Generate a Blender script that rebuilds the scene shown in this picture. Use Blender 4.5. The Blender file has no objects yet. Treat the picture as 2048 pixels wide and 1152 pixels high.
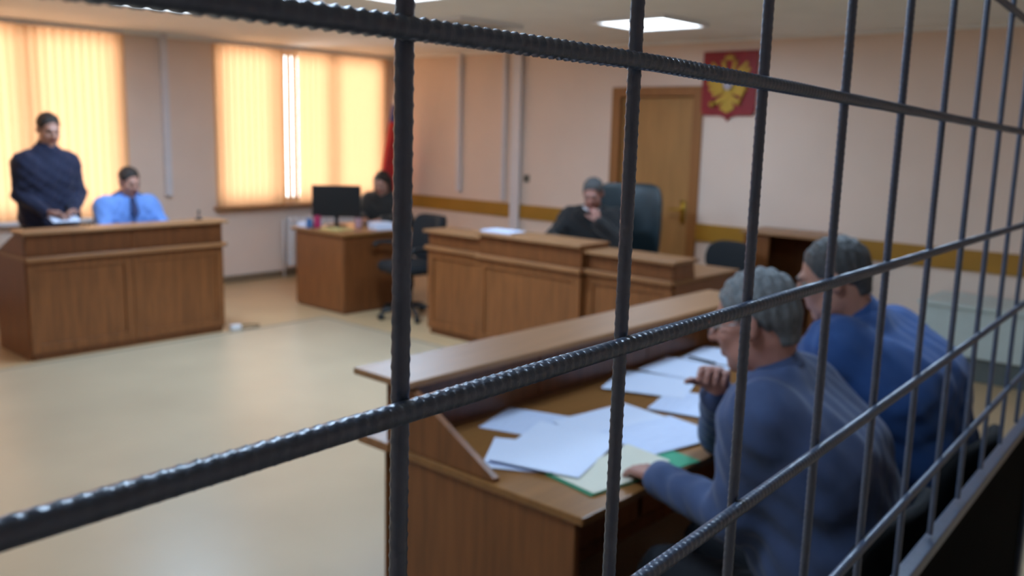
import bpy, bmesh, math, random
import numpy as np
from mathutils import Vector, Matrix
random.seed(7); rng = np.random.default_rng(7)
sc = bpy.context.scene
COL = sc.collection
# ------------------------------------------------------------------ camera
CAM = Vector((0, 0, 1.72)); YAW, PITCH, ROLL, FPX = 0.728350666, -0.171790567, -0.0251973560, 1806.34557
fw = Vector((math.cos(YAW)*math.cos(PITCH), math.sin(YAW)*math.cos(PITCH), math.sin(PITCH)))
rt = Vector((math.sin(YAW), -math.cos(YAW), 0)); dn = fw.cross(rt)
r2 = math.cos(ROLL)*rt + math.sin(ROLL)*dn; d2 = -math.sin(ROLL)*rt + math.cos(ROLL)*dn
cd = bpy.data.cameras.new('camera'); cam = bpy.data.objects.new('camera', cd); COL.objects.link(cam)
m = Matrix((r2, -d2, -fw)).transposed().to_4x4(); m.translation = CAM; cam.matrix_world = m
cd.sensor_width = 36; cd.lens = FPX/2048*36; cd.clip_start = .02; cd.clip_end = 200
cd.dof.use_dof = True; cd.dof.focus_distance = .62; cd.dof.aperture_fstop = 7.6
sc.camera = cam
# ------------------------------------------------------------------ world, exposure
w = bpy.data.worlds.new('sky'); sc.world = w; w.use_nodes = True
bg = w.node_tree.nodes['Background']; bg.inputs[0].default_value = (.86, .93, 1, 1); bg.inputs[1].default_value = 12.5
vs = sc.view_settings; vs.view_transform = 'Standard'; vs.look = 'None'; vs.exposure = 0.0; vs.gamma = 1; vs.use_curve_mapping = False
sc.cycles.use_denoising = True; sc.cycles.max_bounces = 10; sc.cycles.sample_clamp_indirect = 6
sc.cycles.caustics_reflective = False; sc.cycles.caustics_refractive = False
LAMP_POWER, LAMP_COL = 17, (.50, .72, 1.0)

# ------------------------------------------------------------------ materials
def lin(h):
    if isinstance(h, str):
        h = [int(h[i:i+2], 16)/255 for i in (0, 2, 4)]
    return tuple((c/12.92 if c <= .04045 else ((c+.055)/1.055)**2.4) for c in h) + (1,)
def mat(name, col, rough=.6, metal=0, noise=.08, scale=12, bump=0, spec=.5, sheen=0, stretch=(1, 1, 1), bscale=None):
    M = bpy.data.materials.new(name); M.use_nodes = True
    nt = M.node_tree; b = nt.nodes['Principled BSDF']
    c = lin(col); tc = nt.nodes.new('ShaderNodeTexCoord'); mp = nt.nodes.new('ShaderNodeMapping'); mp.inputs['Scale'].default_value = stretch
    n = nt.nodes.new('ShaderNodeTexNoise'); n.inputs['Scale'].default_value = scale; n.inputs['Detail'].default_value = 4
    r = nt.nodes.new('ShaderNodeValToRGB')
    r.color_ramp.elements[0].position = .3; r.color_ramp.elements[1].position = .7
    r.color_ramp.elements[0].color = tuple(x*(1-noise) for x in c[:3])+(1,); r.color_ramp.elements[1].color = tuple(min(1, x*(1+noise)) for x in c[:3])+(1,)
    L = nt.links.new
    L(tc.outputs['Object'], mp.inputs[0]); L(mp.outputs[0], n.inputs['Vector']); L(n.outputs['Fac'], r.inputs[0]); L(r.outputs[0], b.inputs['Base Color'])
    b.inputs['Roughness'].default_value = rough; b.inputs['Metallic'].default_value = metal
    b.inputs['Specular IOR Level'].default_value = spec
    if sheen: b.inputs['Sheen Weight'].default_value = sheen
    if bump:
        bp = nt.nodes.new('ShaderNodeBump'); bp.inputs['Strength'].default_value = bump; bp.inputs['Distance'].default_value = .01
        n2 = nt.nodes.new('ShaderNodeTexNoise'); n2.inputs['Scale'].default_value = bscale or scale*4
        L(mp.outputs[0], n2.inputs['Vector']); L(n2.outputs['Fac'], bp.inputs['Height']); L(bp.outputs[0], b.inputs['Normal'])
    return M
def emit(name, col, s):
    M = bpy.data.materials.new(name); M.use_nodes = True; nt = M.node_tree
    nt.nodes.remove(nt.nodes['Principled BSDF']); e = nt.nodes.new('ShaderNodeEmission')
    e.inputs[0].default_value = col+(1,); e.inputs[1].default_value = s
    nt.links.new(e.outputs[0], nt.nodes['Material Output'].inputs[0]); return M
def translucent(name, col, tcol, wt=.5):
    M = bpy.data.materials.new(name); M.use_nodes = True; nt = M.node_tree
    nt.nodes.remove(nt.nodes['Principled BSDF']); L = nt.links.new
    d = nt.nodes.new('ShaderNodeBsdfDiffuse'); t = nt.nodes.new('ShaderNodeBsdfTranslucent'); mx = nt.nodes.new('ShaderNodeMixShader')
    tc = nt.nodes.new('ShaderNodeTexCoord'); n = nt.nodes.new('ShaderNodeTexNoise'); n.inputs['Scale'].default_value = 60
    r = nt.nodes.new('ShaderNodeValToRGB'); a = lin(tcol); r.color_ramp.elements[0].color = tuple(x*.92 for x in a[:3])+(1,); r.color_ramp.elements[1].color = a
    L(tc.outputs['Object'], n.inputs['Vector']); L(n.outputs['Fac'], r.inputs[0]); L(r.outputs[0], t.inputs[0])
    d.inputs[0].default_value = lin(col); mx.inputs[0].default_value = wt
    L(d.outputs[0], mx.inputs[1]); L(t.outputs[0], mx.inputs[2]); L(mx.outputs[0], nt.nodes['Material Output'].inputs[0]); return M
def glass(name):
    M = bpy.data.materials.new(name); M.use_nodes = True; nt = M.node_tree
    nt.nodes.remove(nt.nodes['Principled BSDF']); L = nt.links.new
    t = nt.nodes.new('ShaderNodeBsdfTransparent'); t.inputs[0].default_value = (.95, .98, .97, 1)
    g = nt.nodes.new('ShaderNodeBsdfGlossy'); g.inputs['Roughness'].default_value = .02
    fr = nt.nodes.new('ShaderNodeFresnel'); mx = nt.nodes.new('ShaderNodeMixShader')
    L(fr.outputs[0], mx.inputs[0]); L(t.outputs[0], mx.inputs[1]); L(g.outputs[0], mx.inputs[2]); L(mx.outputs[0], nt.nodes['Material Output'].inputs[0]); return M

WG = dict(noise=.22, scale=5, rough=.38)
woodV = mat('laminate_vertical', '804e29', stretch=(7, 7, .6), **WG)
woodV2 = mat('laminate_vertical_deep', '714221', stretch=(7, 7, .6), **WG)
woodH = mat('laminate_horizontal', '94653f', stretch=(.6, 7, 7), **WG)
woodT = mat('laminate_table_top', '8e6135', stretch=(.6, 7, 7), noise=.15, scale=5, rough=.32)
woodEdge = mat('laminate_ledge', '9a6e48', stretch=(.6, 7, 7), noise=.12, scale=5, rough=.4)
doorM = mat('door_veneer', 'a87a45', stretch=(5, 5, .5), noise=.12, scale=4, rough=.45)
doorF = mat('door_frame_veneer', '966232', stretch=(6, 6, .5), noise=.12, scale=4, rough=.45)
dado = mat('ochre_rail', 'a87820', stretch=(1, 1, 1), noise=.08, scale=3, rough=.5)
paint = mat('peach_paint', 'e9d3c3', rough=.75, noise=.03, scale=2, bump=.05)
ceilM = mat('ceiling_board', 'f2f3f2', rough=.85, noise=.03, scale=3)
floorM = mat('linoleum', 'b8a68a', rough=.34, noise=.07, scale=1.6, spec=.45)
floorB = mat('linoleum_border', 'bfa27a', rough=.36, noise=.07, scale=1.6)
skirt = mat('skirting', '7d6a55', rough=.5)
white = mat('white_plastic', 'e6e6ea', rough=.4, noise=.02)
trunkM = mat('white_trunking', 'ded9dc', rough=.45, noise=.02)
steelstrip = mat('grey_strip', '968c7c', rough=.5, noise=.05)
iron = mat('painted_rebar', '4a5870', rough=.3, metal=.1, noise=.12, scale=60, bump=.1, spec=.85)
ironD = mat('black_sheet_steel', '070708', rough=.9, noise=.1, spec=.05)
black = mat('black_plastic', '15171a', rough=.45)
blackF = mat('black_fabric', '16191d', rough=.85, bump=.2, scale=60)
leather = mat('dark_green_leather', '1d2b31', rough=.38, noise=.12, bump=.15, scale=25)
chrome = mat('steel', '9a9da2', rough=.25, metal=1)
brass = mat('brass', 'b89236', rough=.35, metal=.8)
paper = mat('paper', 'dfe9ff', rough=.8, noise=.01)
paperG = mat('printed_paper', 'd3dffb', rough=.8, noise=.07, scale=9, stretch=(1, 14, 1))
cream = mat('cream_card', 'dedccb', rough=.8, noise=.02)
green = mat('green_card', '3aa27c', rough=.6)
screenM = mat('monitor_black', '121316', rough=.35)
redM = mat('red_enamel', '8e0f1c', rough=.45, noise=.05)
gold = mat('gold_relief', 'b8963c', rough=.4, metal=.5, noise=.1)
silver = mat('silver_relief', 'a8a4ae', rough=.4, metal=.5)
redcloth = mat('red_flag_cloth', 'b8262a', rough=.7, noise=.1)
bluecloth = mat('blue_flag_cloth', '27408c', rough=.7, noise=.1)
whitecloth = mat('white_flag_cloth', 'd8d8dc', rough=.7)
panelM = mat('pale_green_panel', 'bccbca', rough=.3, noise=.03)
panelD = mat('dark_plinth', '586262', rough=.5)
blindM = translucent('blind_fabric', 'e8cfa2', 'e8a87a', .62)
glassM = glass('window_glass')
skin = mat('skin', 'b98a78', rough=.5, noise=.06, scale=30)
skinR = mat('skin_ruddy', 'b07f72', rough=.5, noise=.08, scale=30)
lips = mat('lips', '9a5d55', rough=.45)
eyeW = mat('eye_white', '8f8780', rough=.3); eyeD = mat('iris', '2b221c', rough=.15)
hairD = mat('dark_brown_hair', '2a211c', rough=.55, noise=.3, scale=40, stretch=(3, 3, 1), bump=.4)
hairG = mat('grey_hair', '6d7276', rough=.55, noise=.3, scale=40, stretch=(3, 3, 1), bump=.4)
hairDG = mat('dark_grey_hair', '4a4c4e', rough=.55, noise=.3, scale=40, stretch=(3, 3, 1), bump=.4)
def cloth(n, c): return mat(n, c, rough=.82, noise=.1, scale=20, bump=.12, bscale=220, sheen=.15)
navy = cloth('navy_knit', '141a38'); grey_suit = cloth('slate_suit', '40527a'); blue_suit = cloth('blue_suit', '2f5796')
robe = cloth('black_robe', '0b0b0e'); shirtB = cloth('light_blue_shirt', '6f97dd'); shirtW = cloth('white_shirt', 'd9dbe2')
trousersM = cloth('dark_trousers', '171a22'); shoeM = mat('black_shoe', '101010', rough=.3); dkjack = cloth('charcoal_jacket', '22211f')
epaul = cloth('dark_blue_epaulette', '27335c'); cuffM = cloth('dark_cuff', '141a2c')
pinkM = mat('magenta_plastic', 'b5305f', rough=.4); blueP = mat('blue_plastic', '3f6fa5', rough=.4); yel = mat('yellow_paper', 'c9b676', rough=.7)

# ------------------------------------------------------------------ object helpers
def link(name, me, mats, parent=None, smooth=False, bevel=0, loc=None):
    o = bpy.data.objects.new(name, me); COL.objects.link(o)
    for mm in (mats if isinstance(mats, (list, tuple)) else [mats]): me.materials.append(mm)
    if smooth:
        me.polygons.foreach_set('use_smooth', [True]*len(me.polygons))
    if bevel:
        b = o.modifiers.new('bevel', 'BEVEL'); b.width = bevel; b.segments = 2; b.limit_method = 'ANGLE'; b.harden_normals = False
    if parent: o.parent = parent
    if loc: o.location = loc
    return o
def tag(o, label, cat, group=None):
    o['label'] = label; o['category'] = cat
    if group: o['group'] = group
    return o
def struct(o): o['kind'] = 'structure'; return o
def empty(name, loc, label, cat, rz=0, group=None):
    o = bpy.data.objects.new(name, None); COL.objects.link(o); o.empty_display_size = .1
    o.location = loc; o.rotation_euler = (0, 0, rz); return tag(o, label, cat, group)
class MB:
    def __init__(s): s.v = []; s.f = []; s.m = []
    def add(s, vs, fs, mi=0):
        n = len(s.v); s.v += [tuple(v) for v in vs]; s.f += [tuple(i+n for i in f) for f in fs]; s.m += [mi]*len(fs); return s
    def box(s, a, b, mi=0, M=None):
        (x0, y0, z0), (x1, y1, z1) = a, b
        vs = [(x0, y0, z0), (x1, y0, z0), (x1, y1, z0), (x0, y1, z0), (x0, y0, z1), (x1, y0, z1), (x1, y1, z1), (x0, y1, z1)]
        if M is not None: vs = [tuple(M @ Vector(v)) for v in vs]
        return s.add(vs, [(0, 3, 2, 1), (4, 5, 6, 7), (0, 1, 5, 4), (1, 2, 6, 5), (2, 3, 7, 6), (3, 0, 4, 7)], mi)
    def prism(s, poly, off, mi=0):
        n = len(poly); off = Vector(off); a = [Vector(p) for p in poly]; b = [p+off for p in a]
        return s.add(a+b, [tuple(range(n))[::-1], tuple(range(n, 2*n))]+[(i, (i+1) % n, n+(i+1) % n, n+i) for i in range(n)], mi)
    def tube(s, pts, r, n=10, mi=0, cap=True):
        pts = [Vector(p) for p in pts]; rs = r if isinstance(r, (list, tuple)) else [r]*len(pts)
        up = None; vs = []
        for i, p in enumerate(pts):
            t = (pts[min(i+1, len(pts)-1)]-pts[max(i-1, 0)]).normalized()
            if up is None: up = t.orthogonal().normalized()
            up = (up - t*up.dot(t)).normalized(); sd = t.cross(up)
            vs += [p+rs[i]*(math.cos(2*math.pi*k/n)*up+math.sin(2*math.pi*k/n)*sd) for k in range(n)]
        fs = [(i*n+k, i*n+(k+1) % n, (i+1)*n+(k+1) % n, (i+1)*n+k) for i in range(len(pts)-1) for k in range(n)]
        if cap: fs += [tuple(range(n))[::-1], tuple(range((len(pts)-1)*n, len(pts)*n))]
        return s.add(vs, fs, mi)
    def lathe(s, prof, c, n=20, mi=0):
        vs = [(c[0]+r*math.cos(2*math.pi*k/n), c[1]+r*math.sin(2*math.pi*k/n), c[2]+z) for r, z in prof for k in range(n)]
        q = len(prof)
        fs = [(i*n+k, i*n+(k+1) % n, (i+1)*n+(k+1) % n, (i+1)*n+k) for i in range(q-1) for k in range(n)]
        fs += [tuple(range(n))[::-1], tuple(range((q-1)*n, q*n))]
        return s.add(vs, fs, mi)
    def grid(s, fn, nu, nv, mi=0):
        vs = [fn(i/nu, j/nv) for i in range(nu+1) for j in range(nv+1)]
        fs = [(i*(nv+1)+j, (i+1)*(nv+1)+j, (i+1)*(nv+1)+j+1, i*(nv+1)+j+1) for i in range(nu) for j in range(nv)]
        return s.add(vs, fs, mi)
    def build(s, name, mats, parent=None, smooth=False, bevel=0, loc=None):
        me = bpy.data.meshes.new(name); me.from_pydata(s.v, [], s.f)
        me.polygons.foreach_set('material_index', s.m)
        me.update()
        return link(name, me, mats, parent, smooth, bevel, loc)
def box(name, a, b, m, parent=None, bevel=.004): return MB().box(a, b).build(name, m, parent, bevel=bevel)
def copy_tree(o, parent=None):
    c = o.copy(); COL.objects.link(c); c.parent = parent
    for ch in o.children: copy_tree(ch, c)
    return c

# ------------------------------------------------------------------ room shell
X0, X1, Y0, Y1, ZC = -1.4, 7.58, -1.3, 8.85, 2.594
T = .2
fm = MB(); SX, SY = 4.90, 6.66
fm.add([(X0, Y0, 0), (SX, Y0, 0), (SX, SY, 0), (X0, SY, 0)], [(0, 1, 2, 3)], 0)
fm.add([(SX, Y0, 0), (X1, Y0, 0), (X1, Y1, 0), (SX, Y1, 0)], [(0, 1, 2, 3)], 1)
fm.add([(X0, SY, 0), (SX, SY, 0), (SX, Y1, 0), (X0, Y1, 0)], [(0, 1, 2, 3)], 1)
fm.box((X0-T, Y0-T, -.15), (X1+T, Y1+T, -.01), 0)
struct(fm.build('floor', [floorM, floorB]))
struct(box('ceiling', (X0-T, Y0-T, ZC), (X1+T, Y1+T, ZC+.15), ceilM, bevel=0))
W1 = (1.55, 4.13, .80, 2.56); W2 = (5.14, 7.42, .84, 2.56)     # window openings x0,x1,z0,z1
wl = MB()
for a, b, z0, z1 in [(X0-T, W1[0], 0, ZC), (W1[1], W2[0], 0, ZC), (W2[1], X1+T, 0, ZC), (W1[0], W1[1], 0, W1[2]), (W1[0], W1[1], W1[3], ZC), (W2[0], W2[1], 0, W2[2]), (W2[0], W2[1], W2[3], ZC)]:
    wl.box((a, Y1, z0), (b, Y1+.3, z1))
struct(wl.build('wall_left', paint))
DY0, DY1, DZ = 4.50, 5.38, 2.10
wb = MB()
for a, b, z0, z1 in [(Y0-T, DY0, 0, ZC), (DY1, Y1+.3, 0, ZC), (DY0, DY1, DZ, ZC)]: wb.box((X1, a, z0), (X1+T, b, z1))
struct(wb.build('wall_back', paint))
struct(box('wall_right', (X0-T, Y0-T, 0), (X1+T, Y0, ZC), paint, bevel=0))
struct(box('wall_front', (X0-T, Y0, 0), (X0, Y1, ZC), paint, bevel=0))
for i, W in enumerate((W1, W2)):
    x0, x1, z0, z1 = W; f = MB(); y = Y1+.12
    f.box((x0, y, z0), (x1, y+.06, z0+.06)); f.box((x0, y, z1-.06), (x1, y+.06, z1)); n = 3
    for k in range(n+1):
        xx = x0+(x1-x0)*k/n; f.box((max(x0, xx-.045), y, z0), (min(x1, xx+.045), y+.06, z1))
    wn = struct(f.build('window_%d' % (i+1), white, bevel=.004))
    for k in range(n):
        a = x0+(x1-x0)*k/n+.045; b = x0+(x1-x0)*(k+1)/n-.045
        box('pane', (a, y+.025, z0+.06), (b, y+.033, z1-.06), glassM, wn, bevel=0)
    box('sill', (x0-.06, Y1-.10, z0-.035), (x1+.06, Y1+.12, z0), woodEdge if i else white, wn)
    ld = bpy.data.lights.new('window_portal', 'AREA'); ld.shape = 'RECTANGLE'; ld.size = x1-x0; ld.size_y = z1-z0; ld.cycles.is_portal = True
    lo = bpy.data.objects.new('window_portal', ld); COL.objects.link(lo); lo.location = ((x0+x1)/2, Y1+.29, (z0+z1)/2); lo.rotation_euler = (-math.pi/2, 0, 0)
struct(box('baseboard_left', (X0, Y1-.018, 0), (X1-.02, Y1, .075), skirt))
sb = MB(); sb.box((X1-.018, DY1+.08, 0), (X1, Y1-.02, .075)); sb.box((X1-.018, Y0, 0), (X1, DY0-.08, .075)); struct(sb.build('baseboard_back', skirt, bevel=.003))
struct(box('trim_1', (X1-.022, DY1+.08, .765), (X1, Y1, .92), dado)); struct(box('trim_2', (X1-.022, Y0, .735), (X1, DY0-.08, .90), dado))
def vtrunk(n, a, b): return struct(box(n, a, b, trunkM, bevel=.006))
vtrunk('trim_3', (X1-.05, 6.66, .0), (X1-.022, 6.79, ZC)); vtrunk('trim_4', (X1-.045, 7.60, 1.0), (X1, 7.66, ZC)); vtrunk('trim_5', (X1-.04, 6.90, .95), (X1, 6.945, ZC))
vtrunk('trim_6', (4.53, Y1-.06, .98), (4.60, Y1, ZC))
seam = MB(); seam.box((X0, SY-.014, 0), (SX+.014, SY+.014, .004)); seam.box((SX-.014, Y0, 0), (SX+.014, SY-.014, .004)); struct(seam.build('trim_7', steelstrip))
cv = MB(); cv.box((X0, Y1-.05, ZC-.04), (X1, Y1, ZC)); cv.box((X1-.03, Y0, ZC-.025), (X1, Y1-.05, ZC)); struct(cv.build('trim_8', ceilM))
# door in the back wall
d = struct(box('door_1', (X1+.02, DY0+.03, .01), (X1+.06, DY1-.03, DZ-.02), doorM))
df = MB(); df.box((X1-.02, DY0-.08, 0), (X1+.1, DY0+.025, DZ+.08)); df.box((X1-.02, DY1-.025, 0), (X1+.1, DY1+.08, DZ+.08)); df.box((X1-.02, DY0+.025, DZ-.015), (X1+.1, DY1-.025, DZ+.08)); df.build('door_frame', doorF, d, bevel=.004)
hb = MB(); hb.box((X1+.005, DY0+.07, .88), (X1+.02, DY0+.115, 1.10)); hb.tube([(X1+.01, DY0+.09, 1.02), (X1-.05, DY0+.09, 1.02), (X1-.05, DY0+.21, 1.015)], .011); hb.build('door_handle', brass, d, smooth=True)
box('door_backing', (X1+.11, DY0-.1, 0), (X1+.15, DY1+.1, DZ+.1), doorM, d)

# ------------------------------------------------------------------ vertical blinds
def blind(x0, x1, z0, z1, label, gaps=()):
    t = empty('vertical_blind', ((x0+x1)/2, Y1-.03, z0), label, 'blind'); ox, oy, oz = t.location
    box('head_rail', (x0-ox, -.02, z1-z0-.005), (x1-ox, .025, z1-z0+.03), white, t)
    sm = None; n = int(round((x1-x0)/.08)); sp = (x1-x0)/n
    for k in range(n):
        xc = x0+sp*(k+.5)
        if sm is None:
            g = MB(); h = z1-z0
            g.grid(lambda u, v: ((u-.5)*.089, .004*math.cos((u-.5)*math.pi)-.006, h*v), 6, 1)
            s = g.build('slat', blindM, t, smooth=True); sm = s
        else:
            s = sm.copy(); COL.objects.link(s); s.parent = t
        ang = math.radians(rng.normal(-11, 2.0))
        for gx0, gx1 in gaps:
            if gx0 < xc < gx1: ang = math.radians(-82)
        s.location = (xc-ox, 0, 0); s.rotation_euler = (0, 0, ang)
    return t
blind(1.5, 4.16, .79, 2.555, 'long yellow vertical blind behind the standing person in navy')
blind(5.11, 7.45, .84, 2.555, 'yellow vertical blind with one bright open gap, behind the monitor', [(5.93, 6.17)])

# ------------------------------------------------------------------ ceiling lamps and vent
difM = emit('lamp_diffuser', (.82, .92, 1.0), 5.5); difOff = mat('lamp_diffuser_off', '9b9c96', rough=.5, noise=.02)
def lamp(x, y, label, on=True, s=.66, pw=1.0):
    t = empty('ceiling_lamp', (x, y, ZC), label, 'ceiling lamp', group=None)
    f = MB(); h = s/2
    for a, b in [((-h, -h), (h, -h+.03)), ((-h, h-.03), (h, h)), ((-h, -h+.03), (-h+.03, h-.03)), ((h-.03, -h+.03), (h, h-.03))]: f.box((a[0], a[1], -.03), (b[0], b[1], 0))
    f.build('frame', white, t)
    box('diffuser', (-h+.03, -h+.03, -.022), (h-.03, h-.03, -.005), difM if on else difOff, t, bevel=0)
    if on:
        ld = bpy.data.lights.new('lamp_light', 'AREA'); ld.shape = 'SQUARE'; ld.size = s-.08; ld.energy = LAMP_POWER*pw; ld.color = LAMP_COL
        lo = bpy.data.objects.new('lamp_light', ld); COL.objects.link(lo); lo.parent = t; lo.location = (0, 0, -.035)
lamp(6.15, 4.10, 'square lit ceiling lamp in front of the wall emblem, glowing white', pw=.7)
lamp(3.95, 4.60, 'unseen square ceiling lamp above the open floor, placed to brighten the back wall', pw=3.5)  # unseen lamp, moved off the grid and boosted to brighten the back wall
lamp(1.0, 4.10, 'square lit ceiling lamp above the left end of the room')
lamp(3.55, 1.45, 'square lit ceiling lamp above the two men at the near desk', pw=1.3)
lamp(1.0, 1.45, 'square lit ceiling lamp near the cage')
lamp(3.40, 6.45, 'square ceiling lamp behind the upper cage bar, added to brighten the window wall', pw=2.7)  # extra lamp hidden by the bar, added to light the pier between the windows
lamp(5.50, 5.55, 'square unlit grey ceiling lamp above the clerk', on=False, s=.74)

# ------------------------------------------------------------------ counter desks
def counter(root, x0, x1, depth, y0=0, Ht=.94, ledge_d=.2, n=2, over=.03, cheek=.33, rail=True, ends=(1, 1), top=True, lip=.03):
    mid = .75
    box('plinth', (x0+.02, y0+.02, 0), (x1-.02, y0+.04, .06), woodV2, root, bevel=0)
    wv = (x1-x0)/n; st = .07
    for k in range(n):
        a = x0+wv*k; b = a+wv
        box('front_panel', (a+.02, y0+.012, .05), (b-.02, y0+.034, mid-.025), woodV, root, bevel=.002)
        box('upper_panel', (a+.003, y0+.008, mid+.008), (b-.003, y0+.03, Ht-.022), woodV2, root, bevel=.002)
        fr = MB()
        fr.box((a+.002, y0, .05), (a+st, y0+.012, mid-.025)); fr.box((b-st, y0, .05), (b-.002, y0+.012, mid-.025))
        fr.box((a+st, y0, .05), (b-st, y0+.012, .05+st)); fr.box((a+st, y0, mid-.025-st), (b-st, y0+.012, mid-.025))
        fr.build('panel_frame', woodV, root, bevel=.002)
    box('rail', (x0-.015, y0-lip, mid-.024), (x1+.015, y0+.034, mid+.006), woodH, root)
    box('ledge', (x0-over, y0-lip, Ht-.022), (x1+over, y0+ledge_d, Ht), woodEdge, root)
    if top: box('tabletop', (x0-.01, y0+.036, mid-.024), (x1+.01, y0+depth, mid), woodT, root)
    for e, (a, b) in zip(ends, ((x0, x0+.024), (x1-.024, x1))):
        if not e: continue
        box('side_panel', (a, y0+.036, .0), (b, y0+depth-.03, mid-.026), woodV, root)
        MB().prism([(a, y0+.032, mid+.001), (a, y0+.032, Ht-.024), (a, y0+ledge_d-.02, Ht-.024), (a, y0+ledge_d+cheek, mid+.012), (a, y0+ledge_d+cheek, mid+.001)], (b-a, 0, 0)).build('cheek', woodV, root, bevel=.002)
ld = empty('counter_desk', (2.41, 6.74, 0), 'wooden counter desk on the left that the standing person in navy leans over', 'desk')
counter(ld, 0, 1.535, .66, ledge_d=.2, n=2, lip=.045)
nd = empty('counter_desk', (3.90, 2.09, 0), 'wooden counter desk in front of the cage, covered in loose papers', 'desk', rz=math.pi)
counter(nd, 0, 2.14, .79, Ht=.975, ledge_d=.14, n=3, over=.03, cheek=.33, lip=.115)
# judge's bench : x runs toward the cage, y toward the back wall
jb = empty('judge_bench', (5.17, 5.575, 0), 'long wooden judge bench with a raised middle section', 'desk', rz=-math.pi/2)
counter(jb, 0, .635, .92, y0=.0, Ht=.89, ledge_d=.28, n=1, ends=(1, 0), cheek=.02)
counter(jb, .64, 1.665, .92, y0=-.05, Ht=.93, ledge_d=.34, n=1, ends=(1, 1), cheek=.01, top=False, over=.005)
counter(jb, 1.67, 2.40, .92, y0=.0, Ht=.89, ledge_d=.28, n=1, ends=(0, 1), cheek=.01)
box('tabletop', (.64, .03, .726), (1.66, .92, .75), woodT, jb)
# clerk's desk
ck = empty('clerk_desk', (5.10, 6.62, 0), 'small wooden clerk desk with the computer monitor on it', 'desk')
box('tabletop', (-.03, -.03, .73), (.84, .80, .757), woodT, ck)
box('front_panel', (0, 0, .02), (.8, .022, .728), woodV2, ck); box('side_panel', (0, .024, .02), (.022, .76, .728), woodV, ck)
box('back_leg_panel', (.778, .024, 0), (.8, .3, .728), woodV, ck); box('modesty_strip', (.024, .738, .35), (.5, .76, .728), woodV, ck)
box('plinth', (.01, .01, 0), (.77, .02, .02), woodV2, ck, bevel=0); box('plinth', (.01, .024, 0), (.02, .74, .02), woodV2, ck, bevel=0)
# wooden lectern cabinet at the back wall
lc = empty('wooden_cabinet', (7.10, 3.02, 0), 'open fronted wooden cabinet against the wall under the emblem side', 'cabinet')
box('top', (-.03, -.03, .91), (.44, .68, .935), woodEdge, lc); box('side_panel', (0, 0, 0), (.42, .022, .908), woodV, lc); box('side_panel', (0, .63, 0), (.42, .652, .908), woodV, lc)
box('back_panel', (.40, .023, 0), (.42, .629, .908), woodV2, lc); box('shelf', (.01, .023, .45), (.399, .629, .47), woodV, lc); box('door', (0, .42, .03), (.02, .628, .90), woodV, lc)
box('bottom_board', (.01, .023, .05), (.399, .629, .07), woodV, lc)
# low bench box with pale front at the far right
pb = empty('low_bench', (7.0, .3, 0), 'low box bench with a pale grey green front by the far right wall', 'bench')
box('front_panel', (0, 0, .18), (.02, 1.85, .53), panelM, pb); box('top_board', (-.02, -.01, .531), (.56, 1.86, .56), panelM, pb); box('plinth', (.03, .01, 0), (.05, 1.84, .179), panelD, pb)
box('side_panel', (.021, 1.83, .18), (.56, 1.85, .53), panelM, pb); box('side_panel', (.021, 0, .18), (.56, .02, .53), panelM, pb); box('plinth_return', (.051, 1.82, 0), (.56, 1.84, .179), panelD, pb)

# ------------------------------------------------------------------ cage
GA, GB, GC = .0761689681, -.0047440289, .0162208798; DC = .34
G = (Matrix.Rotation(GA, 3, 'Z') @ Matrix.Rotation(GB, 3, 'X') @ Matrix.Rotation(GC, 3, 'Y'))
def cg(u, w, off=0): return CAM + DC*(G @ Vector((u, 1, w))) + G @ Vector((0, off, 0))
cage = empty('steel_cage', (cg(3, 0).x, cg(3, 0).y, 0), 'dark steel cage wall of welded ribbed bars in the foreground', 'cage')
def ribbed(name, a, b, r, parent, pitch=.0085, step=.0021, n=12, amp=.10, sag=None):
    a = Vector(a); b = Vector(b); L = (b-a).length; t = (b-a).normalized(); up = t.orthogonal().normalized(); sd = t.cross(up)
    m = int(L/step); ss = np.linspace(0, L, m); th = np.arange(n)*2*np.pi/n
    ph = 2*np.pi*ss[:, None]/pitch; R = r*(1+amp*np.clip(np.cos(ph+th[None, :]*1.0), 0, 1)**1.5 - .03)
    R = np.maximum(R, r*(.97+amp*((np.cos(th)**20))[None, :]))       # the two lengthwise ridges
    P = np.array(a)[None, None]+ss[:, None, None]*np.array(t)+R[..., None]*(np.cos(th)[None, :, None]*np.array(up)+np.sin(th)[None, :, None]*np.array(sd))
    if sag is not None: P = P+np.interp(ss/L, sag[0], sag[1])[:, None, None]*np.array((0, 0, 1.))
    V = P.reshape(-1, 3); i = np.arange(m-1)[:, None]*n; k = np.arange(n)[None]; k2 = (k+1) % n
    F = np.stack([i+k, i+k2, i+n+k2, i+n+k], -1).reshape(-1, 4)
    me = bpy.data.meshes.new(name); me.from_pydata(V.tolist(), [], F.tolist()+[list(range(n))[::-1], list(range((m-1)*n, m*n))]); me.update()
    return link(name, me, iron, parent, smooth=True)
co = cage.location
U0, DU = 1.0221, .69573; W = [.176732, -.4221916, -1.016130, -1.605999, .822131, 1.47]
RB, RC = .0052, .0058; NB = 12
UE = U0+DU*(NB-.5); UL = U0-DU*1.6
b0 = None
for i in range(-1, NB):
    u = U0+DU*i
    b0 = ribbed('upright_bar', cg(u, -2.05)-co, cg(u, 1.6)-co, RB, cage)
for k, w in enumerate(W):
    su = np.array([-.1, .5, .67, 1.0, 1.75, 2.4, UE]); sw_ = np.array([-.034, -.024, -.018, -.009, .007, .009, .009])*DC      # the second bar from the top is slightly bent
    uu = np.linspace(UL, UE, 60); bend = ((uu-UL)/(UE-UL), np.interp(uu, su, sw_)) if k == 0 else None
    ribbed('cross_bar', cg(UL, w, -.0105)-co, cg(UE, w, -.0105)-co, RC, cage, amp=.20, sag=bend)
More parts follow.
